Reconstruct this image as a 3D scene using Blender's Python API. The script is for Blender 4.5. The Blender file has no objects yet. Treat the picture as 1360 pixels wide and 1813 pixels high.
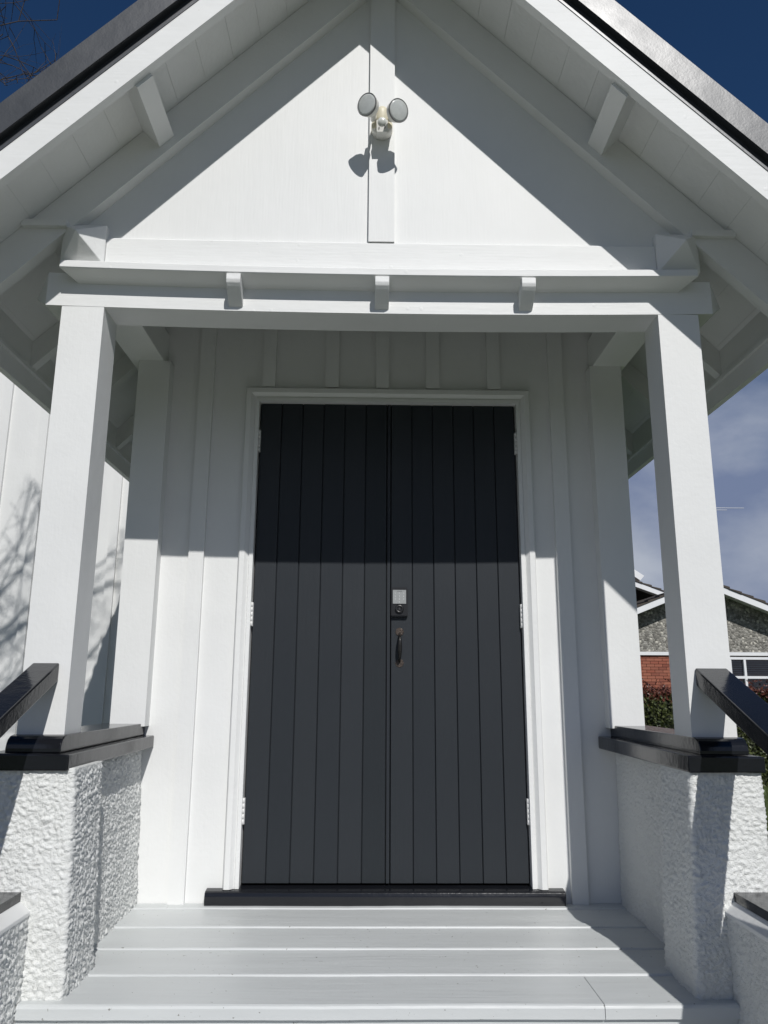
import bpy, bmesh, math, random
import numpy as np
from mathutils import Vector, Matrix, noise as mnoise
random.seed(7); rng = np.random.default_rng(7)
S = bpy.context.scene
COL = S.collection

# ------------------------------------------------------------------ camera
cam_d = bpy.data.cameras.new('camera'); cam = bpy.data.objects.new('camera', cam_d); COL.objects.link(cam)
S.camera = cam
CAM = Vector((-0.0770, -3.3064, 0.8509)); YAW, PITCH, ROLL, FPX = 0.018443, 0.223396, 0.0051016, 1362.285
fwd = Vector((math.sin(YAW)*math.cos(PITCH), math.cos(YAW)*math.cos(PITCH), math.sin(PITCH)))
rgt = Vector((math.cos(YAW), -math.sin(YAW), 0)); up = rgt.cross(fwd)
r2 = rgt*math.cos(ROLL) + up*math.sin(ROLL); u2 = up*math.cos(ROLL) - rgt*math.sin(ROLL)
M = Matrix((r2, u2, -fwd)).transposed().to_4x4(); M.translation = CAM
cam.matrix_world = M
cam_d.sensor_fit = 'VERTICAL'; cam_d.sensor_height = 24.0; cam_d.lens = FPX/1813*24.0
cam_d.clip_start = 0.05; cam_d.clip_end = 5000

# ------------------------------------------------------------------ sky, sun, exposure
SUN = Vector((0.243, -1.0, 0.878)).normalized()
EL = math.asin(SUN.z); AZ = math.atan2(SUN.x, SUN.y)
W = bpy.data.worlds.new('World'); S.world = W; W.use_nodes = True
nt = W.node_tree; N = nt.nodes; L = nt.links; N.clear()
out = N.new('ShaderNodeOutputWorld'); bg = N.new('ShaderNodeBackground'); sky = N.new('ShaderNodeTexSky')
sky.sky_type = 'NISHITA'; sky.sun_disc = False; sky.sun_elevation = EL; sky.sun_rotation = AZ
sky.altitude = 3000; sky.air_density = 1.0; sky.dust_density = 0.0; sky.ozone_density = 6.0
bg.inputs['Strength'].default_value = 0.05
tc = N.new('ShaderNodeTexCoord'); sep = N.new('ShaderNodeSeparateXYZ'); L.new(tc.outputs['Generated'], sep.inputs[0])
mp = N.new('ShaderNodeMapping'); mp.inputs['Scale'].default_value = (1.0, 1.0, 1.7); L.new(tc.outputs['Generated'], mp.inputs[0])
cn = N.new('ShaderNodeTexNoise'); cn.inputs['Scale'].default_value = 2.6; cn.inputs['Detail'].default_value = 8; cn.inputs['Roughness'].default_value = 0.55
L.new(mp.outputs[0], cn.inputs['Vector'])
el = N.new('ShaderNodeMapRange'); el.inputs['From Min'].default_value = 0.55; el.inputs['From Max'].default_value = 0.20
el.inputs['To Min'].default_value = -0.30; el.inputs['To Max'].default_value = 0.28
L.new(sep.outputs['Z'], el.inputs['Value'])
ad = N.new('ShaderNodeMath'); ad.operation = 'ADD'; L.new(cn.outputs['Fac'], ad.inputs[0]); L.new(el.outputs[0], ad.inputs[1])
cr = N.new('ShaderNodeValToRGB'); cr.color_ramp.elements[0].position = 0.34; cr.color_ramp.elements[1].position = 0.60
L.new(ad.outputs[0], cr.inputs[0])
cn2 = N.new('ShaderNodeTexNoise'); cn2.inputs['Scale'].default_value = 4.5; cn2.inputs['Detail'].default_value = 6
L.new(mp.outputs[0], cn2.inputs['Vector'])
cc = N.new('ShaderNodeValToRGB'); cc.color_ramp.elements[0].position = 0.38; cc.color_ramp.elements[1].position = 0.66
cc.color_ramp.elements[0].color = (3.4, 4.3, 6.8, 1); cc.color_ramp.elements[1].color = (8.2, 9.0, 10.6, 1)
L.new(cn2.outputs['Fac'], cc.inputs[0])
hs = N.new('ShaderNodeHueSaturation'); hs.inputs['Saturation'].default_value = 1.12; hs.inputs['Value'].default_value = 1.08; L.new(sky.outputs[0], hs.inputs['Color'])
mx = N.new('ShaderNodeMixRGB'); L.new(cr.outputs[0], mx.inputs[0]); L.new(hs.outputs[0], mx.inputs[1]); L.new(cc.outputs[0], mx.inputs[2])
L.new(mx.outputs[0], bg.inputs['Color']); L.new(bg.outputs[0], out.inputs['Surface'])

sd = bpy.data.lights.new('sun', 'SUN'); sun = bpy.data.objects.new('sun', sd); COL.objects.link(sun)
sd.energy = 3.5; sd.angle = math.radians(0.53); sd.color = (1.0, 0.98, 0.95)
sun.rotation_euler = SUN.to_track_quat('Z', 'Y').to_euler()
S.view_settings.view_transform = 'Standard'; S.view_settings.look = 'None'
S.view_settings.exposure = 0.0; S.view_settings.gamma = 1.0; S.view_settings.use_curve_mapping = False
S.render.engine = 'CYCLES'; S.cycles.max_bounces = 8; S.cycles.diffuse_bounces = 6

# ------------------------------------------------------------------ materials
def mat(name, base, rough=0.5, var=0.0, vscale=6.0, bumps=(), metallic=0.0, spec=0.5, coat=0.0, stretch=None, dirt=None, nails=0):
    """base colour with slow variation; bumps = [(scale, distance_m, stretch xyz, detail)]"""
    m = bpy.data.materials.new(name); m.use_nodes = True
    t = m.node_tree; n = t.nodes; l = t.links; b = n['Principled BSDF']
    b.inputs['Base Color'].default_value = (*base, 1); b.inputs['Roughness'].default_value = rough
    b.inputs['Metallic'].default_value = metallic; b.inputs['Specular IOR Level'].default_value = spec
    b.inputs['Coat Weight'].default_value = coat
    g = n.new('ShaderNodeNewGeometry')
    if var > 0:
        a = n.new('ShaderNodeTexNoise'); a.inputs['Scale'].default_value = vscale; a.inputs['Detail'].default_value = 6; a.inputs['Roughness'].default_value = .6
        mv = n.new('ShaderNodeMapping'); mv.inputs['Scale'].default_value = stretch or (1, 1, 1); l.new(g.outputs['Position'], mv.inputs[0]); l.new(mv.outputs[0], a.inputs['Vector'])
        r = n.new('ShaderNodeValToRGB'); r.color_ramp.elements[0].position = .3; r.color_ramp.elements[1].position = .7
        r.color_ramp.elements[0].color = (*[c*(1-var) for c in base], 1); r.color_ramp.elements[1].color = (*[min(1, c*(1+var*.5)) for c in base], 1)
        l.new(a.outputs['Fac'], r.inputs[0]); col = r.outputs[0]
        if dirt:
            dscale, dlo, dcol = dirt
            d = n.new('ShaderNodeTexNoise'); d.inputs['Scale'].default_value = dscale; d.inputs['Detail'].default_value = 4
            l.new(g.outputs['Position'], d.inputs['Vector'])
            dr = n.new('ShaderNodeValToRGB'); dr.color_ramp.elements[0].position = dlo; dr.color_ramp.elements[1].position = min(1, dlo+.03)
            l.new(d.outputs['Fac'], dr.inputs[0])
            mm = n.new('ShaderNodeMixRGB'); mm.inputs[2].default_value = (*dcol, 1); l.new(dr.outputs[0], mm.inputs[0]); l.new(col, mm.inputs[1]); col = mm.outputs[0]
        l.new(col, b.inputs['Base Color'])
        rr = n.new('ShaderNodeMapRange'); rr.inputs['To Min'].default_value = rough*.85; rr.inputs['To Max'].default_value = min(1, rough*1.2)
        l.new(a.outputs['Fac'], rr.inputs['Value']); l.new(rr.outputs[0], b.inputs['Roughness'])
    prev = None
    for sc, dist, st, det in bumps:
        mpn = n.new('ShaderNodeMapping'); mpn.inputs['Scale'].default_value = st; l.new(g.outputs['Position'], mpn.inputs[0])
        a = n.new('ShaderNodeTexNoise'); a.inputs['Scale'].default_value = sc; a.inputs['Detail'].default_value = det
        l.new(mpn.outputs[0], a.inputs['Vector'])
        bp = n.new('ShaderNodeBump'); bp.inputs['Strength'].default_value = 1.0; bp.inputs['Distance'].default_value = dist
        l.new(a.outputs['Fac'], bp.inputs['Height'])
        if prev: l.new(prev, bp.inputs['Normal'])
        prev = bp.outputs[0]
    if nails:
        v = n.new('ShaderNodeTexVoronoi'); v.inputs['Scale'].default_value = nails; l.new(g.outputs['Position'], v.inputs['Vector'])
        mr = n.new('ShaderNodeMapRange'); mr.inputs['From Min'].default_value = .05; mr.inputs['From Max'].default_value = .13; mr.inputs['To Min'].default_value = 1; mr.inputs['To Max'].default_value = 0
        l.new(v.outputs['Distance'], mr.inputs['Value'])
        bp = n.new('ShaderNodeBump'); bp.inputs['Distance'].default_value = .0005; l.new(mr.outputs[0], bp.inputs['Height'])
        if prev: l.new(prev, bp.inputs['Normal'])
        prev = bp.outputs[0]
    if prev: l.new(prev, b.inputs['Normal'])
    return m

WH = (0.75, 0.755, 0.745)
M_white = mat('white_paint', WH, .55, .035, 3.0, [(55, .0012, (1, 1, 1), 3), (7, .0025, (1, 1, .35), 2)])
M_gable = mat('white_paint_on_ply', WH, .55, .035, 3.0, [(40, .00045, (3, 3, .22), 4), (9, .002, (1, 1, .5), 2)])
M_whitev = mat('white_paint_grain_upright', WH, .55, .035, 3.0, [(40, .0003, (3, 3, .22), 4), (60, .0006, (1, 1, 1), 2), (9, .002, (1, 1, .5), 2)], dirt=(38, .80, (.62, .62, .58)))
M_whiteh = mat('white_paint_grain_level', WH, .55, .04, 3.0, [(40, .0006, (.2, 3, 3), 4), (12, .0026, (.5, 1, 1), 3)], dirt=(42, .77, (.58, .58, .53)), nails=17)
M_stucco = mat('white_stucco_paint', (.745, .755, .735), .5, .05, 5.0, [(210, .0034, (1, 1, 1), 4), (520, .0010, (1, 1, 1), 2)], dirt=(26, .80, (.55, .54, .50)))
M_floor = mat('grey_floor_paint', (.575, .595, .595), .42, .06, 5.0, [(30, .0011, (.10, 2.5, 1), 5), (14, .0016, (.4, 1, 1), 3)], dirt=(75, .70, (.22, .22, .20)), stretch=(.25, 2.5, 1))
M_dark = mat('charcoal_gloss_paint', (.010, .011, .014), .16, .10, 4.0, [(70, .0004, (1, 1, 1), 3), (8, .0016, (1, 1, 1), 2)])
M_door = mat('charcoal_door_paint', (.028, .031, .036), .42, .10, 3.0, [(45, .0006, (2, 2, .2), 3), (5, .0014, (1, 1, .4), 2)], spec=.22)
M_metal = mat('charcoal_roof_metal', (.036, .040, .046),   .42, .10, 8.0, [(150, .00030, (1, 1, 1), 4), (14, .0012, (1, 1, 1), 2)], spec=.95)
M_hinge = mat('hinge_white_paint', (.70, .70, .69), .5)
M_cream = mat('aged_cream_plastic', (.74, .69, .53), .45, .08, 30)
M_lampw = mat('lamp_white_plastic', (.74, .73, .69), .4, .06, 30)
M_lampring = mat('lamp_grey_rim', (.16, .16, .16), .4)
M_lens = mat('frosted_lamp_lens', (.60, .62, .60), .22, .10, 60, coat=.4)
M_lock = mat('black_lock_metal', (.014, .014, .015), .32, spec=.5)
M_key = mat('keypad_grey', (.30, .31, .31), .3)
M_keymark = mat('keypad_marks', (.62, .64, .64), .5)
M_keytext = mat('keypad_print', (.05, .05, .05), .5)
M_brass = mat('worn_bronze', (.085, .066, .055), .42, .6, 160, [(220, .0015, (1, 1, 1), 3)], metallic=.55)
M_iron = mat('black_iron', (.022, .021, .020), .35, .4, 140, [(200, .0008, (1, 1, 1), 2)], metallic=.4)
M_concrete = mat('path_concrete', (.30, .29, .27), .85, .12, 2.0, [(90, .002, (1, 1, 1), 4)])
M_lawn = mat('lawn_grass', (.055, .085, .026), .9, .35, 1.5, [(60, .02, (1, 1, 1), 4)])
M_bark = mat('grey_bark', (.075, .060, .050), .9, .3, 12, [(60, .004, (1, 1, .3), 4)])
M_brick = mat('red_brick', (.34, .095, .055), .85, .35, 2.2, [(60, .003, (1, 1, 1), 3)])
M_mortar = mat('brick_mortar', (.20, .15, .12), .95, .2, 10)
M_wframe = mat('window_frame_white', (.78, .79, .80), .4, .05, 3)
M_tile = mat('brown_roof_tile', (.075, .062, .052), .85, .4, 3.0, [(40, .01, (1, 1, 1), 3)])
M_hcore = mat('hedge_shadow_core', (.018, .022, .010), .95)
M_blind = mat('blind_slat', (.42, .43, .42), .6, .1, 5)
M_room = mat('dim_room', (.03, .03, .032), .9)
M_crack = mat('open_crack', (.05, .045, .04), .9)
M_soil = mat('garden_soil', (.06, .045, .03), .95, .3, 6)

def roughcast_mat():
    m = mat('pebbledash', (.20, .19, .165), .9, .25, 2.0); t = m.node_tree; n = t.nodes; l = t.links
    b = n['Principled BSDF']; g = n.new('ShaderNodeNewGeometry')
    v = n.new('ShaderNodeTexVoronoi'); v.inputs['Scale'].default_value = 17; l.new(g.outputs['Position'], v.inputs['Vector'])
    wn = n.new('ShaderNodeTexWhiteNoise'); l.new(v.outputs['Position'], wn.inputs['Vector'])
    r = n.new('ShaderNodeValToRGB'); r.color_ramp.interpolation = 'CONSTANT'
    r.color_ramp.elements[0].color = (.15, .145, .13, 1)
    for p, c in ((.25, (.24, .23, .205)), (.6, (.32, .31, .28)), (.8, (.19, .185, .165)), (.93, (.50, .48, .42))):
        e = r.color_ramp.elements.new(p); e.color = (*c, 1)
    l.new(wn.outputs['Value'], r.inputs[0]); l.new(r.outputs[0], b.inputs['Base Color'])
    bp = n.new('ShaderNodeBump'); bp.inputs['Distance'].default_value = .03; bp.invert = True; l.new(v.outputs['Distance'], bp.inputs['Height']); l.new(bp.outputs[0], b.inputs['Normal'])
    return m
M_rough = roughcast_mat()
def vary_by_object(m, cols):
    t = m.node_tree; n = t.nodes; l = t.links; oi = n.new('ShaderNodeObjectInfo'); r = n.new('ShaderNodeValToRGB')
    for k, c in enumerate(cols):
        e = r.color_ramp.elements[k] if k < 2 else r.color_ramp.elements.new(.5)
        e.position = k/(len(cols)-1); e.color = (*c, 1)
    l.new(oi.outputs['Random'], r.inputs[0]); l.new(r.outputs[0], n['Principled BSDF'].inputs['Base Color'])
vary_by_object(M_door, [(.022, .026, .030), (.029, .033, .038), (.025, .029, .034)])
vary_by_object(M_brick, [(.20, .060, .038), (.34, .125, .078), (.28, .085, .052)])
def glass_mat():
    m = bpy.data.materials.new('window_glass'); m.use_nodes = True; t = m.node_tree; n = t.nodes; l = t.links; n.clear()
    o = n.new('ShaderNodeOutputMaterial'); tr = n.new('ShaderNodeBsdfTransparent'); gl = n.new('ShaderNodeBsdfGlossy'); gl.inputs['Roughness'].default_value = .02
    fr = n.new('ShaderNodeFresnel'); fr.inputs['IOR'].default_value = 1.5; mi = n.new('ShaderNodeMixShader'); l.new(fr.outputs[0], mi.inputs[0]); l.new(tr.outputs[0], mi.inputs[1]); l.new(gl.outputs[0], mi.inputs[2]); l.new(mi.outputs[0], o.inputs[0])
    return m
M_glass = glass_mat()
def leaf_mat(name, a, b_, scale=3.0, rough=.45):
    m = mat(name, a, rough); t = m.node_tree; n = t.nodes; l = t.links; b = n['Principled BSDF']
    g = n.new('ShaderNodeNewGeometry'); r = n.new('ShaderNodeValToRGB'); r.color_ramp.elements[0].color = (*a, 1); r.color_ramp.elements[1].color = (*b_, 1)
    l.new(g.outputs['Random Per Island'], r.inputs[0]); l.new(r.outputs[0], b.inputs['Base Color'])
    return m
M_leafg = leaf_mat('hedge_leaf_green', (.022, .035, .010), (.085, .10, .028))
M_leafr = leaf_mat('hedge_leaf_red', (.07, .022, .014), (.17, .055, .034))
M_flax = leaf_mat('strap_leaf', (.03, .055, .015), (.07, .11, .03))
M_blade = leaf_mat('grass_blade', (.05, .085, .02), (.12, .16, .045), rough=.6)
M_deadleaf = mat('dry_leaf', (.10, .065, .035), .8)

# ------------------------------------------------------------------ builders
WLOC = {}
def link(o, parent=None, loc=(0, 0, 0)):
    COL.objects.link(o); loc = Vector(loc); WLOC[o.name] = loc
    if parent is not None:
        o.parent = parent; o.location = loc - WLOC[parent.name]
    else: o.location = loc
    return o
def empty(name, loc, label, cat, group=None):
    o = bpy.data.objects.new(name, None); o.empty_display_size = .1; link(o, None, loc); return tag(o, label, cat, group)
def tag(o, label=None, cat=None, group=None, kind=None):
    if label: o['label'] = label
    if cat: o['category'] = cat
    if group: o['group'] = group
    if kind: o['kind'] = kind
    return o
def mesh_obj(name, verts, faces, m, parent=None, smooth=False, mats=None, midx=None, loc=None):
    v = np.asarray(verts, float)
    if loc is None: loc = np.array([(v[:, 0].min()+v[:, 0].max())/2, (v[:, 1].min()+v[:, 1].max())/2, v[:, 2].min()])
    me = bpy.data.meshes.new(name); me.from_pydata((v-np.asarray(loc)).tolist(), [], [list(map(int, f)) for f in faces])
    for q in (mats or [m]): me.materials.append(q)
    if midx is not None: me.polygons.foreach_set('material_index', np.asarray(midx, np.int32))
    if smooth: me.polygons.foreach_set('use_smooth', np.ones(len(me.polygons), bool))
    me.update()
    return link(bpy.data.objects.new(name, me), parent, loc)
def bm_obj(name, bm, m, parent=None, bevel=0.0, seg=2, smooth=False, mats=None, loc=None):
    if bevel > 0:
        es = [e for e in bm.edges if len(e.link_faces) == 2 and e.calc_face_angle(0) > .35]
        bmesh.ops.bevel(bm, geom=es, offset=bevel, segments=seg, affect='EDGES', profile=.5, clamp_overlap=True)
    bmesh.ops.recalc_face_normals(bm, faces=bm.faces)
    vs = [v.co for v in bm.verts]
    if loc is None:
        loc = Vector(((min(v.x for v in vs)+max(v.x for v in vs))/2, (min(v.y for v in vs)+max(v.y for v in vs))/2, min(v.z for v in vs)))
    else: loc = Vector(loc)
    bmesh.ops.translate(bm, verts=bm.verts, vec=-loc)
    me = bpy.data.meshes.new(name); bm.to_mesh(me); bm.free()
    for q in (mats or [m]): me.materials.append(q)
    if smooth:
        for p in me.polygons: p.use_smooth = True
    return link(bpy.data.objects.new(name, me), parent, loc)
def hexa(bm, p, mi=0):
    """p: 8 corners, bottom 4 (ccw) then top 4"""
    v = [bm.verts.new(q) for q in p]
    for f in ((0, 3, 2, 1), (4, 5, 6, 7), (0, 1, 5, 4), (1, 2, 6, 5), (2, 3, 7, 6), (3, 0, 4, 7)):
        bm.faces.new([v[i] for i in f]).material_index = mi
def addbox(bm, x, y, z, mi=0):
    hexa(bm, [(x[0], y[0], z[0]), (x[1], y[0], z[0]), (x[1], y[1], z[0]), (x[0], y[1], z[0]), (x[0], y[0], z[1]), (x[1], y[0], z[1]), (x[1], y[1], z[1]), (x[0], y[1], z[1])], mi)
def box(name, x, y, z, m, parent=None, bevel=.003, seg=2):
    x = sorted(x); y = sorted(y); z = sorted(z)
    bm = bmesh.new(); addbox(bm, x, y, z); return bm_obj(name, bm, m, parent, bevel, seg)
def prism(name, poly, axis, a, b, m, parent=None, bevel=0.0, seg=2, sag=None, nseg=1, ends=None):
    """poly of 2-D points in the two other axes (order x,y,z without axis), swept from a to b; sag(x)->dz; ends(point)->inset at the ends"""
    bm = bmesh.new(); rings = []
    for k in range(nseg+1):
        ring = []
        for q in poly:
            ins = ends(q) if ends else 0.0
            t = (a+ins) + (b-a-2*ins)*k/nseg
            c = [q[0], q[1]]; c.insert(axis, t)
            if sag: c[2] += sag(c[0])
            ring.append(bm.verts.new(c))
        rings.append(ring)
    n = len(poly)
    for k in range(nseg):
        for i in range(n): bm.faces.new([rings[k][i], rings[k][(i+1) % n], rings[k+1][(i+1) % n], rings[k+1][i]])
    bm.faces.new(rings[0][::-1]); bm.faces.new(rings[-1])
    bmesh.ops.recalc_face_normals(bm, faces=bm.faces)
    return bm_obj(name, bm, m, parent, bevel, seg)
def lathe_bm(bm, prof, n=28, origin=(0, 0, 0), axis=(0, 0, 1), mi=0, smooth=True):
    """prof: (r, h) pairs along axis"""
    q = Vector(axis).normalized().to_track_quat('Z', 'Y'); o = Vector(origin); rings = []
    for r, h in prof:
        rings.append([bm.verts.new(o + q @ Vector((r*math.cos(2*math.pi*i/n), r*math.sin(2*math.pi*i/n), h))) for i in range(n)])
    for k in range(len(rings)-1):
        for i in range(n):
            f = bm.faces.new([rings[k][i], rings[k][(i+1) % n], rings[k+1][(i+1) % n], rings[k+1][i]]); f.material_index = mi; f.smooth = smooth
    for ring, rev in ((rings[0], True), (rings[-1], False)):
        f = bm.faces.new(ring[::-1] if rev else ring); f.material_index = mi
def tube(bm, pts, rad, n=6, mi=0, cap=True):
    pts = [Vector(p) for p in pts]; rings = []; prev = None
    for i, p in enumerate(pts):
        d = (pts[min(i+1, len(pts)-1)] - pts[max(i-1, 0)]).normalized()
        a = d.orthogonal().normalized() if prev is None else (prev - d*prev.dot(d)).normalized()
        prev = a; b = d.cross(a); r = rad[i] if hasattr(rad, '__len__') else rad
        rings.append([bm.verts.new(p + a*r*math.cos(2*math.pi*k/n) + b*r*math.sin(2*math.pi*k/n)) for k in range(n)])
    for i in range(len(pts)-1):
        for k in range(n):
            f = bm.faces.new([rings[i][k], rings[i][(k+1) % n], rings[i+1][(k+1) % n], rings[i+1][k]]); f.smooth = True; f.material_index = mi
    if cap: bm.faces.new(rings[0][::-1]).material_index = mi; bm.faces.new(rings[-1]).material_index = mi

GZ = -0.60                      # ground level; porch floor is z = 0, entrance wall is y = 0
XC = -0.047                     # centre line of the porch
YW = 1.95                       # nave wall

# ------------------------------------------------------------------ ground
tag(box('lawn', (-900, 900), (-900, 1200), (GZ-.5, GZ), M_lawn, None, 0), kind='structure')
path = tag(box('path', (-1.25, 1.15), (-9.5, -1.55), (GZ-.3, GZ+.012), M_concrete, None, .004), kind='structure')

# ------------------------------------------------------------------ chapel
CH = empty('chapel', (XC, 1.0, GZ), 'white timber chapel with gabled entrance porch, charcoal double door and steep roof', 'chapel')
def sag(x): return -.014*(1-((x-XC)/1.1)**2)
# entrance wall (one sheet, opening for the door)
bm = bmesh.new()
zt = 2.60
for poly in ([(-1.10, -.25), (-.60, -.25), (-.60, 2.13), (-1.10, 2.13)], [(.60, -.25), (1.03, -.25), (1.03, 2.13), (.60, 2.13)],
             [(-1.10, 2.13), (1.03, 2.13), (1.03, 2.55), (XC, 3.63), (-1.10, 2.55)]):
    for y0 in (0.0, .10):
        f = bm.faces.new([bm.verts.new((x, y0, z)) for x, z in poly])
        if y0 > 0: f.normal_flip()
wall = bm_obj('entrance_wall', bm, M_whitev, CH, loc=(XC, 0, 0))
for x0, x1 in ((-.857, -.792), (.735, .800)):
    box('batten', (x0, x1), (-.022, .001), (0.001, 2.72), M_whitev, wall, .003)
for x0, x1 in ((-.571, -.513), (-.285, -.225), (-.056, .003), (.173, .233), (.452, .511)):
    box('batten', (x0, x1), (-.022, .001), (2.176, 2.95), M_whitev, wall, .003)
# architrave : moulded strip round three sides; profile (distance from opening, -y)
AP = [(0.0, .016), (.016, .016), (.019, .010), (.036, .028), (.056, .028), (.061, .023), (.061, -.001), (0.0, -.001)]
def arch(name, path3, flip=False):
    bm = bmesh.new(); rings = []
    for (x, z, ox, oz) in path3:
        rings.append([bm.verts.new((x+ox*d, -h, z+oz*d)) for d, h in AP])
    n = len(AP)
    for k in range(len(rings)-1):
        for i in range(n): bm.faces.new([rings[k][i], rings[k][(i+1) % n], rings[k+1][(i+1) % n], rings[k+1][i]])
    bm.faces.new(rings[0]); bm.faces.new(rings[-1][::-1])
    return bm_obj(name, bm, M_white, wall)
arch('architrave', [(-.581, .072, -1, 0), (-.581, 2.110, -1, 1)])
arch('architrave', [(.581, .072, 1, 0), (.581, 2.110, 1, 1)])
arch('architrave', [(-.5808, 2.1102, -1, 1), (.5808, 2.1102, 1, 1)])
for sx in (-1, 1): box('door_jamb', (sx*.581, sx*.606), (-.0005, .11), (.06, 2.135), M_white, wall, .001)
box('door_jamb', (-.581, .581), (-.0005, .11), (2.110, 2.134), M_white, wall, .001)
# sill
prism('door_sill', [(-.040, .003), (-.045, .050), (-.040, .064), (-.030, .069), (.10, .084), (.10, .003)], 0, -.709, .706, M_dark, CH, .003, 2)
# door leaves
def leaf(x0, x1, n, right):
    lf = box('door_leaf', (x0, x1), (.0262, .062), (.086, 2.108), M_door, CH, 0)
    w = (x1-x0)/n
    for i in range(n):
        a = x0 + i*w; g = .0010
        jz = random.uniform(-.0012, .0012)
        prism('door_board', [(a+g, .0260), (a+g, .0215+jz), (a+g+.002, .0185+jz), (a+w-g-.002, .0185+jz), (a+w-g, .0215+jz), (a+w-g, .0260)], 2, .086, 2.108, M_door, lf, 0)
    hx = x1 if right else x0; s = 1 if right else -1
    for zc in (1.926, 1.150, .358):
        bm = bmesh.new()
        for k in range(5):
            z0 = zc-.050+k*.0202
            tube(bm, [(hx+s*.002, .001, z0), (hx+s*.002, .001, z0+.02015)], .0052, 10)
        addbox(bm, sorted((hx+s*.0025, hx-s*.004)), (-.0005, .0180), (zc-.05, zc+.05))
        bm_obj('hinge', bm, M_hinge, lf)
    return lf
LL = leaf(-.577, -.0035, 6, False)
RL = leaf(.0155, .577, 6, True)
box('meeting_strip', (-.0005, .0125), (.016, .06), (.086, 2.108), M_door, RL, .002)
# keypad lock
bm = bmesh.new(); addbox(bm, (.016, .088), (-.004, .0187), (1.144, 1.269)); 
bmesh.ops.bevel(bm, geom=list(bm.edges), offset=.004, segments=2, affect='EDGES')
nf = len(bm.faces)
addbox(bm, (.0235, .0805), (-.0075, -.0038), (1.1985, 1.2575), 1)
lathe_bm(bm, [(.0185, 0), (.0185, .007), (.016, .0095), (.0095, .0098), (.0088, .0065)], 24, (.052, -.0038, 1.176), (0, -1, 0), 0)
lathe_bm(bm, [(.0068, 0), (.0068, .005)], 16, (.052, -.009, 1.176), (0, -1, 0), 0)
addbox(bm, (.0508, .0532), (-.0146, -.0138), (1.172, 1.181), 2)
bm_lock = bm
def text_verts(s, size, x, z, y):
    cu = bpy.data.curves.new('t', 'FONT'); cu.body = s; cu.size = size; cu.align_x = 'CENTER'; cu.align_y = 'CENTER'
    o = bpy.data.objects.new('t', cu); COL.objects.link(o)
    me = o.to_mesh(); r = [((x+v.co.x, y, z+v.co.y)) for v in me.vertices]; f = [list(p.vertices) for p in me.polygons]
    o.to_mesh_clear(); bpy.data.objects.remove(o); bpy.data.curves.remove(cu); return r, f
def add_text(bm, s, size, x, z, y, mi):
    v, f = text_verts(s, size, x, z, y); vs = [bm.verts.new(q) for q in v]
    for p in f:
        try: bm.faces.new([vs[i] for i in p]).material_index = mi
        except ValueError: pass
for k in range(9):
    add_text(bm, str(k+1), .0095, .034+.018*(k % 3), 1.2430-.0125*(k//3), -.0079, 3)
add_text(bm, '0', .0095, .052, 1.2050, -.0079, 3)
add_text(bm, 'SCHLAGE', .0050, .052, 1.2515, -.0079, 2)
bm_obj('keypad_lock', bm, M_lock, RL, mats=[M_lock, M_key, M_keytext, M_keymark])
# pull handle
bm = bmesh.new()
for zc, r in ((1.080, .0185), (.949, .0185)):
    lathe_bm(bm, [(r, 0), (r, .0022), (r*.86, .0036)], 8, (.0535, .0185, zc), (0, -1, 0), 0, False)
pts = []; rad = []
for i in range(15):
    t = i/14; z = 1.074-.119*t; b = math.sin(math.pi*min(1, max(0, t)))
    pts.append((.0535, .017-.036*min(1, 1.9*b)**.8, z)); rad.append(.0042+.0052*max(0, math.sin(math.pi*(t*1.0)))**1.6)
tube(bm, pts, rad, 12, 1)
bm_obj('pull_handle', bm, M_brass, RL, mats=[M_brass, M_iron])
# posts
for x0, x1 in ((-1.155, -1.009), (.931, 1.074)):
    box('post', (x0, x1), (-.8345, -.697), (.70, 2.1365), M_whitev, CH, .004)
for x0, x1 in ((-1.121, -.980), (.912, 1.0545)):
    box('post', (x0, x1), (-.066, .02), (.69, 2.275), M_whitev, CH, .004)
# front beam with pyramid ends
bm = bmesh.new(); x0, x1 = -1.212, 1.126; ns = 12; rings = []
for k in range(ns+1):
    x = x0+(x1-x0)*k/ns; s = sag(x)
    rings.append([bm.verts.new((x, y, z+s)) for y, z in ((-.8355, 2.1385), (-.697, 2.1385), (-.697, 2.262), (-.8355, 2.262))])
for k in range(ns):
    for i in range(4): bm.faces.new([rings[k][i], rings[k][(i+1) % 4], rings[k+1][(i+1) % 4], rings[k+1][i]])
for ring, xa in ((rings[0], x0-.062), (rings[-1], x1+.062)):
    a = bm.verts.new((xa, -.766, 2.197))
    for i in range(4): bm.faces.new([ring[i], ring[(i+1) % 4], a])
bmesh.ops.recalc_face_normals(bm, faces=bm.faces)
beam = bm_obj('front_beam', bm, M_whiteh, CH)
mo = prism('sill_moulding', [(-.840, 2.274), (-.902, 2.274), (-.908, 2.269), (-.908, 2.247), (-.904, 2.244), (-.8345, 2.222)], 0, -1.146, 1.052, M_whiteh, beam, 0, 1, sag, 16,
           ends=lambda q: (.045 if q[1] < 2.23 else .0))
for xm in (-.552, -.043, .462):
    s = sag(xm); w = .0245
    prism('bracket', [(-.8353, 2.234+s), (-.911, 2.240+s), (-.912, 2.218+s), (-.908, 2.207+s), (-.898, 2.197+s), (-.880, 2.183+s), (-.855, 2.164+s), (-.8353, 2.152+s)], 0, xm-w, xm+w, M_white, beam, .0025, 2)
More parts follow.
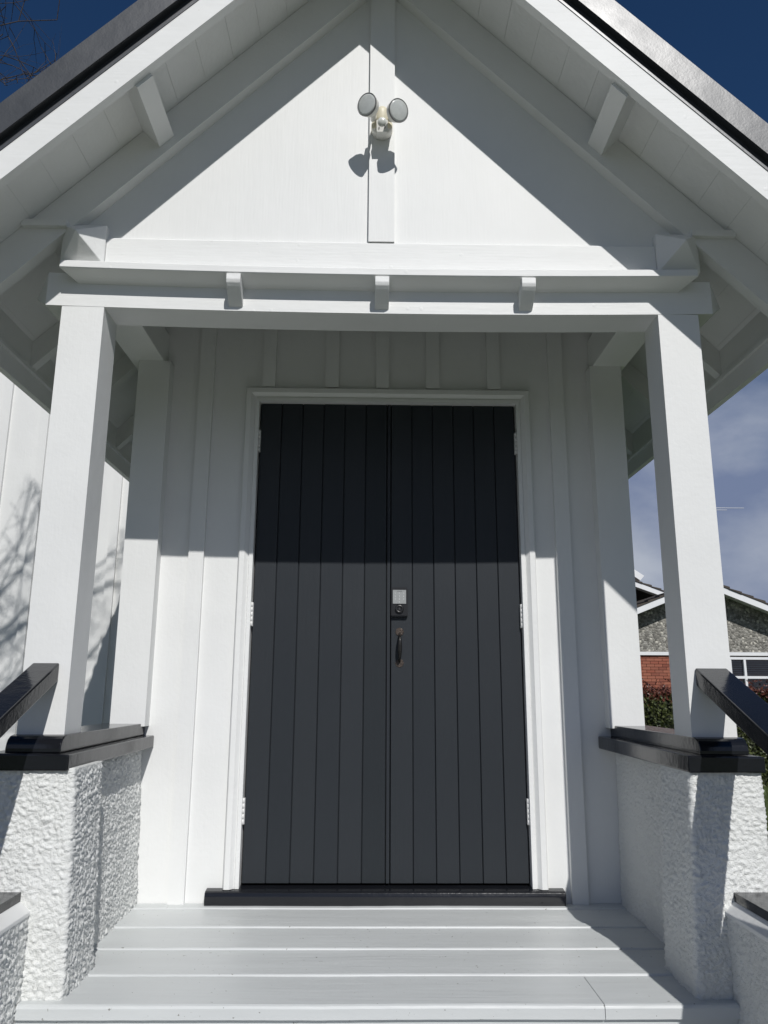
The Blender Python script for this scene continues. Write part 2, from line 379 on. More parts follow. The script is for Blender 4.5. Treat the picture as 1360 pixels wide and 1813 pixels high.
# side plates with pyramid ends
for x0, x1 in ((-1.160, -1.010), (.927, 1.077)):
    bm = bmesh.new(); ys = (-.876, YW)
    r = [[bm.verts.new(p) for p in ((x0, y, 2.2755), (x1, y, 2.2755), (x1, y, 2.426), (x0, y, 2.426))] for y in ys]
    for i in range(4): bm.faces.new([r[0][i], r[0][(i+1) % 4], r[1][(i+1) % 4], r[1][i]])
    a = bm.verts.new(((x0+x1)/2, -.955, 2.357))
    for i in range(4): bm.faces.new([r[0][i], r[0][(i+1) % 4], a])
    bm.faces.new(r[1]); bmesh.ops.recalc_face_normals(bm, faces=bm.faces)
    bm_obj('side_plate', bm, M_white, CH, .0025, 2)
# gable
bm = bmesh.new(); poly = [(-1.15, 2.272), (1.06, 2.272), (1.06, 2.55), (XC, 3.65), (-1.15, 2.55)]
for y0 in (-.848, -.81):
    f = bm.faces.new([bm.verts.new((x, y0, z)) for x, z in poly])
gp = bm_obj('gable_panel', bm, M_gable, CH)
box('batten', (-.092, .0), (-.8695, -.8475), (2.384, 3.60), M_gable, gp, .002)
prism('gable_rail', [(-.8475, 2.276), (-.866, 2.276), (-.866, 2.382), (-.862, 2.387), (-.8475, 2.387)], 0, -1.009, .926, M_whiteh, gp, 0, 1, lambda x: .35*sag(x), 16)
bm = bmesh.new(); xs = np.linspace(-.995, .915, 150); pv = None
for x in xs:
    zc = 2.2805+.35*sag(x)+.0016*mnoise.noise(Vector((x*9, 0, 0)))+.0012*mnoise.noise(Vector((x*40, 3, 0)))
    th = max(.00015, .0013*(mnoise.noise(Vector((x*5, 7, 0)))+.25)+.0005*mnoise.noise(Vector((x*60, 7, 0))))
    a = bm.verts.new((x, -.8664, zc-th)); b = bm.verts.new((x, -.8664, zc+th))
    if pv: bm.faces.new([pv[0], a, b, pv[1]])
    pv = (a, b)
bm_obj('paint_crack', bm, M_crack, gp)
ZU = 3.657
def rpt(s, u, z, y): return (XC+s*u, y, z-u)
def rbox(name, s, u0, u1, zlo, zhi, y0, y1, m, parent, bevel=.002, seg=1):
    bm = bmesh.new()
    p = [rpt(s, u0, zlo, y0), rpt(s, u1, zlo, y0), rpt(s, u1, zlo, y1), rpt(s, u0, zlo, y1), rpt(s, u0, zhi, y0), rpt(s, u1, zhi, y0), rpt(s, u1, zhi, y1), rpt(s, u0, zhi, y1)]
    hexa(bm, p); return bm_obj(name, bm, m, parent, bevel, seg)
for s in (-1, 1):
    rbox('raking_board', s, 0.0005, 1.425, 3.486, ZU-.002, -.893, -.8465, M_white, gp, .006, 3)
    xa = XC+s*1.09; xb = XC+s*1.245
    box('ledge_strip', (xa, xb), (-.912, -.890), (2.400, 2.424), M_white, gp, .003)
    # boarding between side plate and roof
    x0, x1 = sorted((XC+s*1.02, XC+s*1.05)); box('eave_board', (x0, x1), (-.80, YW), (2.405, 2.62), M_white, gp, 0)
# roof: metal sheet with soffit boards, barges, rafters
bm = bmesh.new()
for s in (-1, 1):
    nr = 20
    for k in range(nr):
        ya = -1.19+(YW+.6+1.19)*k/nr; yb = -1.19+(YW+.6+1.19)*(k+1)/nr; ym = ya+.03
        for (a, b, h) in ((ya, ya+.035, .028), (ya+.035, yb, 0)):
            p = [rpt(s, 0, ZU+.03, a), rpt(s, 1.51, ZU+.03, a), rpt(s, 1.51, ZU+.03, b), rpt(s, 0, ZU+.03, b), rpt(s, 0, ZU+.055+h, a), rpt(s, 1.51, ZU+.055+h, a), rpt(s, 1.51, ZU+.055+h, b), rpt(s, 0, ZU+.055+h, b)]
            hexa(bm, p)
roof = bm_obj('roof', bm, M_metal, CH)
for s in (-1, 1):
    du = .0960; k = 0; u = 1.4265
    while u > .005:
        lo = max(0.001, u-(du if u < 1.42 else 1.4265-1.4125))
        if u - lo > .004:
            jz = random.uniform(-.0012, .0012)
            rbox('soffit_board', s, lo+.0004, u-.0004, ZU+jz*.5, ZU+.022, -1.173, YW-.001, M_white, roof, .0007)
        u = lo if lo > .002 else 0
    rbox('barge_board', s, 0.0003, 1.56, 3.541, 3.6515, -1.205, -1.1735, M_whiteh, roof, .003, 2)
    rbox('barge_cap', s, 0.0003, 1.58, 3.708, 3.830, -1.216, -1.150, M_metal, roof, .005, 3)
    rbox('barge_recess', s, 0.0003, 1.56, 3.650, 3.7075, -1.172, -1.150, M_dark, roof, 0)
    rbox('barge_fillet', s, 0.0003, 1.56, 3.652, 3.664, -1.2075, -1.1725, M_metal, roof, .0015, 1)
    # lookout (square to the slope)
    for (ub,) in ((.747,),):
        bm = bmesh.new(); w = .047; h = .0660; zb = 3.525
        def q(du_, up_, y): return (XC+s*(ub+du_+up_), y, zb-(ub+du_)+up_)
        hexa(bm, [q(0, 0, -1.1745), q(w, 0, -1.1745), q(w, 0, -.892), q(0, 0, -.892), q(0, h, -1.1745), q(w, h, -1.1745), q(w, h, -.892), q(0, h, -.892)])
        bm_obj('lookout', bm, M_white, roof, .002)
    for yr in (-.340, .205, .752, 1.300, 1.850):
        rbox('rafter', s, 1.0, 1.4268, 3.542, ZU-.001, yr, yr+.044, M_white, roof, .002)
    x0, x1 = sorted((XC+s*1.427, XC+s*1.452))
    box('fascia', (x0, x1), (-1.172, YW-.001), (2.020, 2.235), M_whiteh, roof, .003)
    x0, x1 = sorted((XC+s*1.4135, XC+s*1.4265))
    box('fascia_batten', (x0, x1), (-1.165, YW-.002), (2.098, 2.114), M_white, roof, .002)
box('ridge_cap', (XC-.09, XC+.09), (-1.205, YW+.6), (3.700, 3.775), M_metal, roof, .02)
# vestibule side walls and nave
for s in (-1, 1):
    x0, x1 = sorted((XC+s*1.02, XC+s*1.075)); box('side_wall', (x0, x1), (.1005, YW), (GZ+.2, 2.264), M_whitev, CH, 0)
NV = box('nave_wall', (-9.0, 1.12), (YW, YW+.12), (GZ, 3.75), M_whitev, CH, 0)
x = -1.845
k = 0
while x > -5.2:
    box('batten', (x-.030, x+.030), (YW-.022, YW+.001), (GZ+.15, 3.70), M_whitev, NV, .003); x -= .2775
bm = bmesh.new(); pr = [(YW-.20, 3.66), (YW+2.7, 4.95), (YW+5.6, 3.66), (YW+5.6, 3.73), (YW+2.7, 5.03), (YW-.20, 3.73)]
prism('nave_roof', pr, 0, -9.2, 1.22, M_metal, CH)
box('nave_end_wall', (1.00, 1.119), (YW+.121, YW+5.2), (GZ, 3.30), M_whitev, CH, 0)

# ------------------------------------------------------------------ porch floor and steps
FL = tag(box('porch_floor', (-1.0, .95), (-.90, -.002), (-.30, -.036), M_floor, None, 0), kind='structure')
ys = [-.001, -.070, -.292, -.510, -.733, -.952]
for i in range(5):
    y1, y0 = ys[i], ys[i+1]
    jz = (.0175, .0135, .009, .0045, 0)[i]
    if i < 4: segs = [(-.996, .948)]
    else: segs = [(-1.027, .581), (.583, .956)]
    for a, b in segs:
        yy0, yy1, rb = y0+.0008, y1-.0008, (.006 if i < 4 else .009)
        prof = [(yy0, -.036), (yy0, jz-rb), (yy0+rb*.3, jz-rb*.3), (yy0+rb, jz), (yy1-.002, jz), (yy1, jz-.002), (yy1, -.036)]
        prism('floorboard', prof, 0, a, b, M_floor, FL, 0, 1, lambda x, i=i: .0013*mnoise.noise(Vector((x*2.2, i*3.1, 0)))+.0007*mnoise.noise(Vector((x*17, i*5.3, 0))), 60)
ST = tag(box('steps', (-1.03, .96), (-.938, -.9005), (GZ, -.037), M_floor, None, .001), kind='structure')
for k in range(1, 3):
    y1 = -.939-.30*(k-1); y0 = y1-.335
    box('tread', (-1.03, .955), (y0, y1), (-.2*k-.036, -.2*k), M_floor, ST, .008, 3)
    box('riser', (-1.03, .955), (y0+.022, y0+.045), (GZ, -.2*k-.0365), M_floor, ST, .001)

# ------------------------------------------------------------------ stucco low walls
def stucco_mesh(outline, z0, z1, res, amp, shift=None, top=True, seed=0.0, rad=.017, closed=True):
    """outline: corner list (ccw seen from above); sweeps a lumpy plaster skin with rounded corners"""
    pts = []; nor = []
    n = len(outline); P = [Vector((*p, 0)) for p in outline]
    for i in range(n):
        a, b, c = P[i-1], P[i], P[(i+1) % n]
        d0 = (b-a).normalized(); d1 = (c-b).normalized()
        n0 = Vector((d0.y, -d0.x, 0)); n1 = Vector((d1.y, -d1.x, 0))
        cen = b - d0*rad + d1*rad if d0.cross(d1).z > 0 else None
        c0 = b - d0*rad; c1 = b + d1*rad
        for t in range(5):
            w = t/4
            p = c0*(1-w)**2 + b*2*w*(1-w) + c1*w*w
            pts.append(p); nor.append((n0*(1-w)+n1*w).normalized())
        L_ = (c-b).length - 2*rad; m = max(1, int(L_/res))
        for t in range(1, m):
            pts.append(c1 + d1*(L_*t/m)); nor.append(n1)
    nz = max(2, int((z1-z0)/res)); V = []; npt = len(pts)
    for j in range(nz+1):
        z = z0+(z1-z0)*j/nz
        for p, nn in zip(pts, nor):
            q = Vector((p.x, p.y, z)); s = q+Vector((seed, seed*.7, seed*1.3))
            warp = Vector((mnoise.noise(s*31), mnoise.noise(s*31+Vector((9, 0, 0))), 0))*.010
            a1 = abs(mnoise.noise((s+warp)*76+Vector((0, 0, 3))))*2.0
            a2 = abs(mnoise.noise((s+warp*.5)*150+Vector((5, 1, 0))))*1.6
            a3 = mnoise.noise(s*9)
            d = amp*(.95*a1 + .60*a2 + .5*a3 - .6)
            fade = min(1, (z1-z)/.02+.15)
            q += nn*d*fade
            if shift: q.x += shift(z)
            V.append(q[:])
    F = []
    for j in range(nz):
        for i in range(npt):
            k = (i+1) % npt; F.append((j*npt+i, j*npt+k, (j+1)*npt+k, (j+1)*npt+i))
    if top: F.append([nz*npt+i for i in range(npt)])
    return V, F
def low_wall(side):
    if side < 0:
        W_ = empty('low_wall', (-1.04, -.5, GZ), 'white roughcast low wall with charcoal coping beside the bare tree shadows', 'low wall', 'low roughcast walls beside the porch')
        pier = [(-1.170, -.914), (-.915, -.914), (-.915, -.665), (-.977, -.66), (-.977, .0), (-1.165, .0)]
        sh = lambda z: -.022*max(0, z)/.6
        up_ = (-1.160, -.995); lo_ = (-1.195, -.955)
    else:
        W_ = empty('low_wall', (.98, -.5, GZ), 'white roughcast low wall with charcoal coping on the brick house side', 'low wall', 'low roughcast walls beside the porch')
        pier = [(.853, -.665), (.853, -.914), (1.105, -.914), (1.105, .0), (.931, .0), (.931, -.66)]
        sh = lambda z: .030*max(0, z)/.6*1.0
        up_ = (.930, 1.080); lo_ = (.877, 1.108)
    if side > 0:
        # keep the outer face upright: batter only the inner face
        sh = None
    V, F = stucco_mesh(pier, -.03, .612, .0038, .0060 if side < 0 else .0050, sh, seed=3.0*side)
    if side > 0:
        V = [(x+.030*max(0, z)/.6*max(0, min(1, (1.0-x)/.15)), y, z) for x, y, z in V]
    mesh_obj('stucco', V, F, M_stucco, W_, True)
    x0, x1 = min(p[0] for p in pier)+.02, max(p[0] for p in pier)-.02
    box('footing', (x0, x1), (-.90, .0), (GZ, -.031), M_stucco, W_, 0)
    cp = prism('coping', [(lo_[0], .606), (lo_[1], .606), (lo_[1], .652), (lo_[0], .656)], 1, -.928, -.002, M_dark, W_, .005, 3)
    bm = bmesh.new(); prof = [(-.003, .654), (-.003, .700), (-.848, .7035), (-.866, .7005), (-.879, .692), (-.887, .680), (-.890, .666), (-.890, .654)]
    prism('coping_cap', prof, 0, up_[0], up_[1], M_dark, cp, .003, 2); bm.free()
    return W_
low_wall(-1); low_wall(1)
def flank(side):
    xi = -1.032 if side < 0 else .957; xo = xi+side*.20
    W_ = empty('stair_wall', ((xi+xo)/2, -1.7, GZ), 'low white stair wall with flat charcoal capping, %s' % ('in front of the pier under the bare tree' if side < 0 else 'in front of the pier on the hedge side'), 'stair wall', 'stair walls')
    o = [(xo, -2.55), (xi, -2.55), (xi, -.902), (xo, -.902)] if side < 0 else [(xi, -2.55), (xo, -2.55), (xo, -.902), (xi, -.902)]
    V, F = stucco_mesh(o, -.30, .225, .0044, .0068 if side < 0 else .0050, None, seed=11.0+side)
    mesh_obj('stucco', V, F, M_stucco, W_, True)
    x0, x1 = sorted((xi+side*.01, xo-side*.01)); box('footing', (x0, x1), (-2.54, -.905), (GZ, -.301), M_stucco, W_, 0)
    i2 = xi+side*.026
    x0, x1 = sorted((xi, xo)); y0 = -2.54
    bm = bmesh.new()
    a, b = xi-side*.004, i2
    pl = [(a, .215), (a, .226), (b, .252), (xo+side*.004, .252), (xo+side*.004, .215)]
    prism('mortar_band', pl, 1, -2.56, -.9025, M_white, W_, .002)
    x0, x1 = sorted((i2, xo+side*.02)); box('capping', (x0, x1), (-2.58, -.916), (.2525, .277), M_dark, W_, .004, 3)
    bm.free()
flank(-1); flank(1)

# ------------------------------------------------------------------ handrails
def handrail(side):
    if side < 0: xi, xo, z0, yend = -1.043, -1.127, .9195, -.8357
    else: xi, xo, z0, yend = .957, 1.060, .9145, -.8357
    W_ = empty('handrail', ((xi+xo)/2, -2.4, GZ), 'sloping charcoal handrail fixed to the porch post %s' % ('beside the nave wall' if side < 0 else 'beside the brick house'), 'handrail', 'porch handrails')
    m = .437; th = .056; y1 = -2.5
    z1 = z0 - m*(yend-y1)
    x0, x1 = sorted((xi, xo))
    prism('rail', [(yend, z0), (yend, z0-th), (y1, z1-th), (y1, z1)], 0, x0, x1, M_dark, W_, .005, 3)
    xm = (xi+xo)/2
    box('rail_post', (xm-.035, xm+.035), (-2.46, -2.39), (.2775, z1-th+.05), M_dark, W_, .004)
handrail(-1); handrail(1)

# ------------------------------------------------------------------ security light
SL = empty('security_light', (-.047, -.870, 2.79), 'twin-headed cream security light with sensor on the gable batten', 'security light')
bm = bmesh.new(); lathe_bm(bm, [(.0385, 0), (.0385, .030), (.036, .037), (.018, .040)], 32, (-.047, -.8692, 2.832), (0, -1, 0), 0)
for f in bm.faces: f.material_index = 1 if f.calc_center_median().z < 2.818 else 0
bm_obj('base', bm, M_cream, SL, mats=[M_cream, M_lampw])
bm = bmesh.new(); lathe_bm(bm, [(.0185, -.020), (.0215, -.018), (.0215, .018), (.0220, .019), (.0220, .036), (.0195, .042)], 28, (-.047, -.925, 2.838), (0, .15, 1), 0)
bm_obj('sensor_housing', bm, M_cream, SL)
bm = bmesh.new(); hexa(bm, [(-.066, -.938, 2.776), (-.028, -.938, 2.776), (-.030, -.900, 2.786), (-.064, -.900, 2.786), (-.0675, -.948, 2.816), (-.0265, -.948, 2.816), (-.028, -.900, 2.822), (-.066, -.900, 2.822)])
sbm = bm_obj('sensor_base', bm, M_lampw, SL, .003, 2)
bm = bmesh.new()
for xs in (-.0575, -.0375): addbox(bm, (xs-.0016, xs+.0016), (-.9465, -.940), (2.787, 2.793))
bm_obj('adjuster', bm, M_lampring, sbm)
bm = bmesh.new(); lathe_bm(bm, [(.0178, .0), (.0178, .004), (.0150, .0105), (.0085, .0145), (.001, .0158)], 24, (-.047, -.939, 2.812), (0, -.86, -.30), 0); bm_obj('sensor_lens', bm, M_lens, SL)
for s, c, d in ((-1, (-.1020, -1.004, 2.831), (-.55, -.80, -.24)), (1, (.0095, -1.004, 2.809), (.50, -.80, -.36))):
    c = Vector(c); d = Vector(d).normalized()
    bm = bmesh.new(); lathe_bm(bm, [(.014, -.044), (.025, -.039), (.034, -.026), (.0375, -.010), (.0378, -.004), (.034, -.004)], 36, c, d, 0)
    hd = bm_obj('lamp_head', bm, M_lampw, SL)
    bm = bmesh.new(); lathe_bm(bm, [(.0376, -.005), (.0390, -.004), (.0393, .0005), (.0384, .0018), (.0368, .0018), (.0368, -.005)], 36, c, d, 0); bm_obj('rim', bm, M_lampring, hd)
    bm = bmesh.new(); lathe_bm(bm, [(.0367, -.0035), (.0367, .0006), (.030, .0018), (.015, .0030), (.001, .0034)], 36, c, d, 0); bm_obj('lens', bm, M_lens, hd)
    bk = c - d*.038
    bm = bmesh.new(); tube(bm, [(-.047+s*.016, -.922, 2.846), (-.047+s*.033, -.925, 2.838), Vector((bk.x-s*.004, bk.y+.004, bk.z-.012)), bk], [.009, .010, .010, .011], 10)
    bm_obj('arm', bm, M_lampw, SL)

# ------------------------------------------------------------------ small debris by the sill
bm = bmesh.new()
for a, b in (((.560, -.085, .004), (.585, -.060, .012)), ((.575, -.092, .003), (.612, -.075, .008)), ((.548, -.10, .004), (.556, -.07, .006))):
    tube(bm, [a, ((a[0]+b[0])/2, (a[1]+b[1])/2, .010), b], .0014, 5)
v = [bm.verts.new(p) for p in ((.590, -.088, .003), (.612, -.086, .012), (.622, -.070, .016), (.604, -.066, .006))]
bm.faces.new(v); tag(bm_obj('dry_leaf', bm, M_deadleaf), 'small shrivelled brown leaf and stalks lying below the door sill', 'leaf')

# ------------------------------------------------------------------ bare tree at the side of the chapel
def grow_tree(base, seed, fork, limbs):
    R_ = random.Random(seed); bt = bmesh.new(); bb = bmesh.new()
    def ok(p, r):                                        # crown shaped so its shadow falls on the nave wall, off roof and view
        d = p.y+3.31; tw = YW-p.y; xw = p.x-.25*tw; zw = p.z-.878*tw
        if p.z < 2.6 or p.y > 1.0: return False
        if xw > -3.05 and (zw > 2.02+.30*math.sin(xw*7.3)+.16*math.sin(xw*17+1) or xw > -1.72): return False
        if p.y < -1.2:
            t = -1.2-p.y; x1 = p.x-.25*t; z1 = p.z-.878*t
            if x1 > -1.75 and z1 < 4.0-abs(x1-XC): return False
        elif p.x > -1.72 and p.z < 3.95-abs(p.x-XC): return False
        if d < .3 or p.z > .85+1.10*d or p.x < -.14-.56*d: return True
        return p.z > .85+.88*d and p.x < -.08-.478*d and r < .0045
    def branch(p, d, ln, r, lvl):
        n = 6 if lvl < 2 else 4; pts = [Vector(p)]; rad = [r]; q = Vector(p); dd = Vector(d).normalized(); kids = []
        for i in range(n):
            dd = (dd + Vector((R_.uniform(-1, 1), R_.uniform(-1, 1), R_.uniform(-.9, 1.0)))*(.13 if lvl < 2 else .24)).normalized()
            q2 = q + dd*ln/n
            if not ok(q2, r):
                dd = (dd+Vector((-.2, -.3, .8))).normalized(); q2 = q + dd*ln/n
                if not ok(q2, r): break
            q = q2; pts.append(q.copy()); rad.append(r*(1-(.45 if lvl < 4 else .7)*(i+1)/n))
            if i >= 1: kids.append((q.copy(), dd.copy(), rad[-1]))
        if len(pts) < 2: return
        tube(bb, pts, rad, 6 if lvl < 3 else 4, 0, False)
        if lvl >= 5 or r < .0016: return
        for kq, kd, kr in kids:
            if R_.random() < .30: continue
            ax = Vector((R_.uniform(-1, 1), R_.uniform(-1, 1), R_.uniform(-.9, .8))); ax = (ax - kd*ax.dot(kd)).normalized()
            nd = (kd*R_.uniform(.5, .9) + ax*R_.uniform(.55, 1.0)).normalized()
            branch(kq, nd, ln*R_.uniform(.5, .75), max(.0020, kr*R_.uniform(.45, .68)), lvl+1)
        branch(pts[-1], dd, ln*.7, rad[-1]*.9, lvl+1)
    b0 = Vector(base); f = Vector(fork)
    tube(bt, [b0, b0.lerp(f, .3)+Vector((.05, 0, 0)), b0.lerp(f, .65)+Vector((-.04, .03, 0)), f], [.14, .115, .10, .09], 12)
    for d, ln, r in limbs: branch(f-Vector((0, 0, .05)), d, ln, r, 0)
    return bt, bb
TB = (-3.40, -1.75, GZ)
bt, bb = grow_tree(TB, 11, (-3.30, -1.70, 3.0), [((1.0, .0, .62), 1.6, .040), ((1.0, .25, .75), 1.7, .036), ((.9, -.25, .80), 1.6, .036), ((.3, -.5, 1), 1.8, .05), ((-.8, .3, .8), 1.7, .045), ((1.0, .45, .50), 1.7, .028), ((.9, .1, 1.0), 1.6, .034)])
TR = empty('bare_tree', TB, 'leafless tree spreading thin dark twigs over the porch roof edge', 'tree')
bm_obj('trunk', bt, M_bark, TR); bm_obj('branches', bb, M_bark, TR)

# strap-leaved shrub by the nave wall
SH = empty('strap_leaf_shrub', (-2.40, .55, GZ), 'strap-leaved green shrub growing beside the nave wall', 'shrub')
V = []; F = []
for i in range(46):
    a = random.uniform(0, 2*math.pi); ln = random.uniform(1.15, 1.62); sp = random.uniform(.12, .55); w = random.uniform(.018, .030)
    bx_, by_ = -2.40+.05*math.cos(a), .55+.05*math.sin(a); k0 = len(V); ns = 7
    for j in range(ns+1):
        t = j/ns; r = sp*t*t; z = GZ+ln*t*(1-.18*sp*t*t); ww = w*(1-t**3)+.001
        px, py = bx_+r*math.cos(a), by_+r*math.sin(a); nx, ny = -math.sin(a)*ww, math.cos(a)*ww
        V += [(px-nx, py-ny, z), (px, py, z-.006), (px+nx, py+ny, z)]
    for j in range(ns):
        b0 = k0+3*j; F += [(b0, b0+1, b0+4, b0+3), (b0+1, b0+2, b0+5, b0+4)]
mesh_obj('leaves', V, F, M_flax, SH)

# ------------------------------------------------------------------ hedge and lawn
def leaf_cloud(n, fn, size, asp=.5):
    c = fn(n); n = len(c); d = rng.normal(size=(n, 3)); d /= np.linalg.norm(d, axis=1)[:, None]
    e = np.cross(d, rng.normal(size=(n, 3))); e /= np.linalg.norm(e, axis=1)[:, None]
    s = size*rng.uniform(.6, 1.2, n)[:, None]
    nn = np.cross(d, e)
    V = np.stack([c-d*s, c+e*s*asp+nn*s*.15, c+d*s, c-e*s*asp+nn*s*.15], 1).reshape(-1, 3)
    return V, np.arange(4*n).reshape(-1, 4), c
HG = empty('hedge', (6.5, 9.0, GZ), 'clipped dark green hedge with red new leaves along its top, before the brick house', 'hedge')
def hfn(n):
    x = rng.uniform(2.6, 10.5, n); y0, y1 = 8.62, 9.5
    w = rng.random(n); y = np.where(w < .62, y0+rng.exponential(.05, n), rng.uniform(y0, y1, n))
    bump = .05*np.sin(x*3.1)+.04*np.sin(x*7.7+1)
    z = np.where(w < .62, rng.uniform(GZ, .78, n), .74+rng.normal(0, .05, n)) + bump*.6
    y = y + .05*np.sin(x*9+z*7)+.04*np.sin(z*11)
    return np.stack([x, y, z], 1)
V, F, c = leaf_cloud(42000, hfn, .034)
mi = (c[:, 2] + rng.normal(0, .06, len(c)) > .72).astype(int)
mesh_obj('foliage', V, F, M_leafg, HG, mats=[M_leafg, M_leafr], midx=mi)
def rfn(n):
    x = rng.uniform(2.6, 10.5, n); k = rng.integers(0, 260, n); sx_ = np.linspace(2.6, 10.5, 260)+rng.normal(0, .02, 260); sy_ = rng.uniform(8.6, 9.3, 260); sh_ = rng.uniform(.05, .30, 260)
    t = rng.random(n); return np.stack([sx_[k]+rng.normal(0, .03, n), sy_[k]+rng.normal(0, .03, n), .74+sh_[k]*t], 1)
V, F, c = leaf_cloud(3200, rfn, .032); mesh_obj('new_shoots', V, F, M_leafr, HG)
box('shade_core', (2.7, 10.4), (8.74, 9.42), (GZ, .66), M_hcore, HG, 0)  # solid near-black box, its colour stands in for shade inside the hedge
def blades(n, x, y):
    bx_ = rng.uniform(*x, n); by_ = rng.uniform(*y, n); h = rng.uniform(.03, .075, n); a = rng.uniform(0, 6.28, n); w = .004
    ln = rng.normal(0, .025, (n, 2)); V = np.zeros((n, 3, 3))
    V[:, 0] = np.stack([bx_-np.cos(a)*w, by_-np.sin(a)*w, np.full(n, GZ)], 1); V[:, 1] = np.stack([bx_+np.cos(a)*w, by_+np.sin(a)*w, np.full(n, GZ)], 1)
    V[:, 2] = np.stack([bx_+ln[:, 0], by_+ln[:, 1], GZ+h], 1); return V.reshape(-1, 3), np.arange(3*n).reshape(-1, 3)
V, F = blades(60000, (2.6, 7.2), (3.2, 8.7)); tag(mesh_obj('grass', V, F, M_blade), 'short green lawn grass between the chapel and the hedge', 'grass', kind='stuff')

# ------------------------------------------------------------------ neighbouring house
HY = 19.0
HO = empty('brick_house', (9.5, HY+4, GZ), 'single-storey red brick house with pebbledash gable and brown tiled roof behind the hedge', 'house')
AX, AZp = 9.50, 3.72; PL = .40                                     # underside of verge: z = AZp - PL*|x-AX|
hx0, hx1 = 5.6, 13.4
bm = bmesh.new(); addbox(bm, (hx0, hx1), (HY+.06, HY+9), (GZ, 1.78)); bwall = bm_obj('brick_wall', bm, M_mortar, HO)
bm = bmesh.new(); poly = [(hx0-.02, 1.86), (hx1+.02, 1.86), (hx1+.02, AZp+.14-PL*(hx1-AX)), (AX, AZp+.14), (hx0-.02, AZp+.14-PL*(AX-hx0))]
prism('gable_wall', [(x, z) for x, z in poly], 1, HY-.02, HY+8.9, M_rough, HO)
box('band_board', (hx0-.03, hx1+.03), (HY-.06, HY+.02), (1.775, 1.868), M_wframe, HO, .004)
# bricks: one shared mesh, laid round the window
bxm = None; bl, bh, pitch_x, pitch_z = .222, .070, .232, .083
win = (10.25, 13.0, .25, 1.735)
r = 0; z = 1.768-bh; cnt = 0
first = None
while z > .30 and cnt < 290:
    x = 7.30 + (pitch_x/2 if r % 2 else 0)
    while x+bl < 10.24 and cnt < 290:
        yj = random.uniform(-.004, .004)
        if first is None:
            first = box('brick', (x, x+bl), (HY+yj, HY+.07), (z, z+bh), M_brick, bwall, .004, 1); zero = (x, z, Vector(first.location))
        else:
            o = first.copy(); COL.objects.link(o); o.parent = bwall; o.location = zero[2]+Vector((x-zero[0], yj, z-zero[1])); WLOC[o.name] = Vector((0, 0, 0))
        cnt += 1; x += pitch_x
    z -= pitch_z; r += 1
# window with blinds
WN = box('window', (win[0], win[1]), (HY+.10, HY+.12), (win[2], win[3]), M_room, HO, 0)
bm = bmesh.new(); fy = (HY-.05, HY+.045)
addbox(bm, (win[0], win[1]), fy, (win[3]-.07, win[3])); addbox(bm, (win[0], win[1]), fy, (win[2], win[2]+.08))
for xx in (win[0], win[0]+.42, win[0]+1.30, win[0]+2.18, win[1]-.06): addbox(bm, (xx, xx+.065), (HY-.047, HY+.042), (win[2]+.0805, win[3]-.0705))
bm_obj('window_frame', bm, M_wframe, WN, .004)
for a, b in ((win[0]+.066, win[0]+.419), (win[0]+.486, win[0]+1.299), (win[0]+1.366, win[0]+2.179), (win[0]+2.246, win[1]-.061)):
    box('transom', (a, b), (HY-.045, HY+.04), (1.13, 1.20), M_wframe, WN, .004)
    box('pane', (a, b), (HY+.018, HY+.024), (win[2]+.081, 1.129), M_glass, WN, 0); box('pane', (a, b), (HY+.018, HY+.024), (1.201, win[3]-.071), M_glass, WN, 0)
zz = .36
while zz < win[3]-.09:
    bm = bmesh.new(); hexa(bm, [(win[0]+.07, HY+.052, zz), (win[1]-.07, HY+.052, zz), (win[1]-.07, HY+.088, zz+.026), (win[0]+.07, HY+.088, zz+.026), (win[0]+.07, HY+.052, zz+.003), (win[1]-.07, HY+.052, zz+.003), (win[1]-.07, HY+.088, zz+.029), (win[0]+.07, HY+.088, zz+.029)])
    bm_obj('blind_slat', bm, M_blind, WN); zz += .062
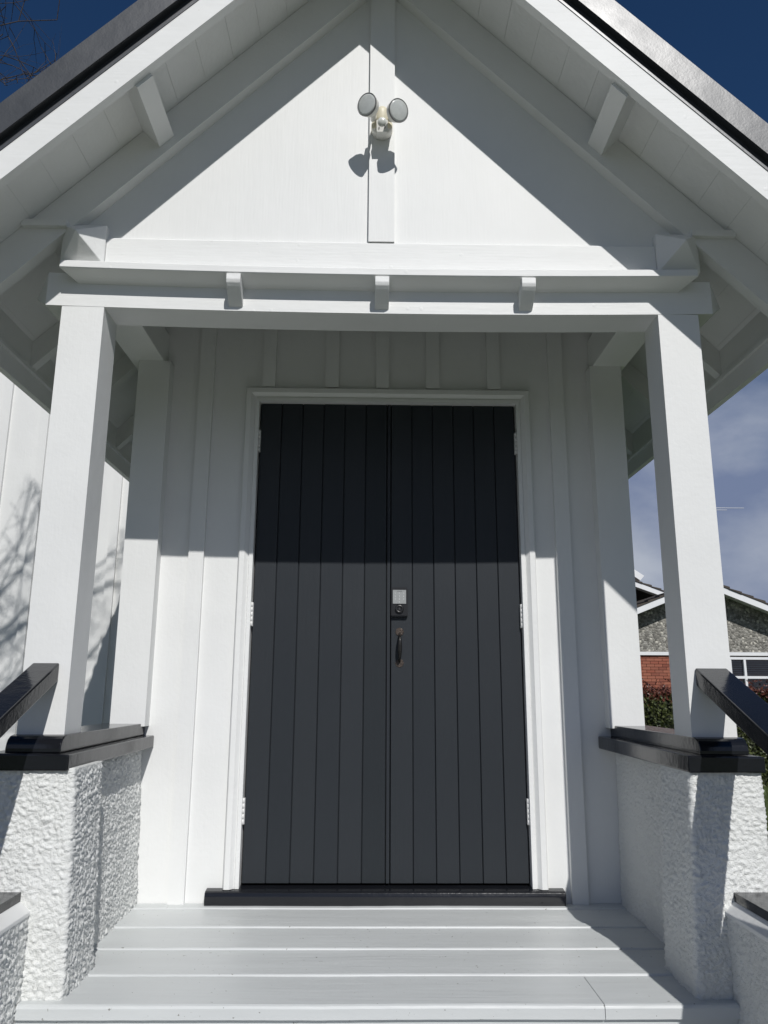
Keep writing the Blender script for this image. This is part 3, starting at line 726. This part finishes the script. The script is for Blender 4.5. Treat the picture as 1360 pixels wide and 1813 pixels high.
# roof of the house: slabs, white verge, stepped tiles at the verge
def gable_roof(ax, az, pl, half, y0, y1, parent, tiles=True):
    bm = bmesh.new()
    for s in (-1, 1):
        P = lambda u, dz, y: (ax+s*u, y, az-pl*u+dz)
        hexa(bm, [P(0, .10, y0+.05), P(half, .10, y0+.05), P(half, .10, y1), P(0, .10, y1), P(0, .16, y0+.05), P(half, .16, y0+.05), P(half, .16, y1), P(0, .16, y1)])
    rf = bm_obj('roof', bm, M_tile, parent)
    for s in (-1, 1):
        P = lambda u, dz, y: (ax+s*u, y, az-pl*u+dz)
        bm = bmesh.new(); hexa(bm, [P(0, -.03, y0), P(half, -.03, y0), P(half, -.03, y0+.04), P(0, -.03, y0+.04), P(0, .155, y0), P(half, .155, y0), P(half, .155, y0+.04), P(0, .155, y0+.04)])
        bm_obj('verge_board', bm, M_wframe, rf, .004)
        bm = bmesh.new(); hexa(bm, [P(0, .06, y0+.041), P(half, .06, y0+.041), P(half, .06, y0+.70), P(0, .06, y0+.70), P(0, .09, y0+.041), P(half, .09, y0+.041), P(half, .09, y0+.70), P(0, .09, y0+.70)])
        bm_obj('verge_soffit', bm, M_wframe, rf)
        if tiles:
            u = .0; k = 0
            while u < half-.1:
                bm = bmesh.new(); jj = random.uniform(-.008, .008)
                hexa(bm, [P(u, .161, y0-.03+jj), P(u+.36, .161+.0, y0-.03+jj), P(u+.36, .161, y0+1.2), P(u, .161, y0+1.2), P(u, .190+jj, y0-.03+jj), P(u+.36, .235+jj, y0-.03+jj), P(u+.36, .235+jj, y0+1.2), P(u, .190+jj, y0+1.2)])
                bm_obj('verge_tile', bm, M_tile, rf, .008, 1); u += .33
    return rf
gable_roof(AX, AZp, PL, 4.4, HY-.62, HY+9.3, HO)
HB = empty('rear_house', (6.0, 27.0, GZ), 'pebbledash gable with white verge boards rising behind the brick house', 'house')
prism('gable_wall', [(2.0, GZ), (10.6, GZ), (10.6, 3.30), (6.3, 5.05), (2.0, 3.30)], 1, 24.6, 31, M_rough, HB)
gable_roof(6.6, 5.38, .36, 4.2, 23.7, 31.5, HB)
bm = bmesh.new(); hexa(bm, [(8.0, 26, 6.55), (10.36, 26, 4.90), (10.36, 26.5, 4.90), (8.0, 26.5, 6.55), (8.0, 26, 6.80), (10.52, 26, 5.08), (10.52, 26.5, 5.08), (8.0, 26.5, 6.80)])
bm_obj('upper_verge', bm, M_wframe, HB)
prism('upper_gable', [(3.4, 4.4), (9.6, 4.4), (9.6, 5.40), (7.9, 6.6), (3.4, 6.6)], 1, 26.6, 30, M_tile, HB)

# TV aerial on the brick house
TV = empty('tv_aerial', (9.1, 18.9, 3.9), 'thin white television aerial with three rods above the brick house roof', 'aerial')
bm = bmesh.new(); tube(bm, [(9.1, 18.9, 3.7), (9.1, 18.9, 6.2)], .018, 8); bm_obj('mast', bm, M_wframe, TV)
for z_, x1_ in ((6.12, 11.10), (6.055, 10.58), (5.96, 10.17)):
    bm = bmesh.new(); tube(bm, [(8.7, 18.9, z_-.01), (x1_, 18.9, z_)], .008, 6); bm_obj('rod', bm, M_wframe, TV)
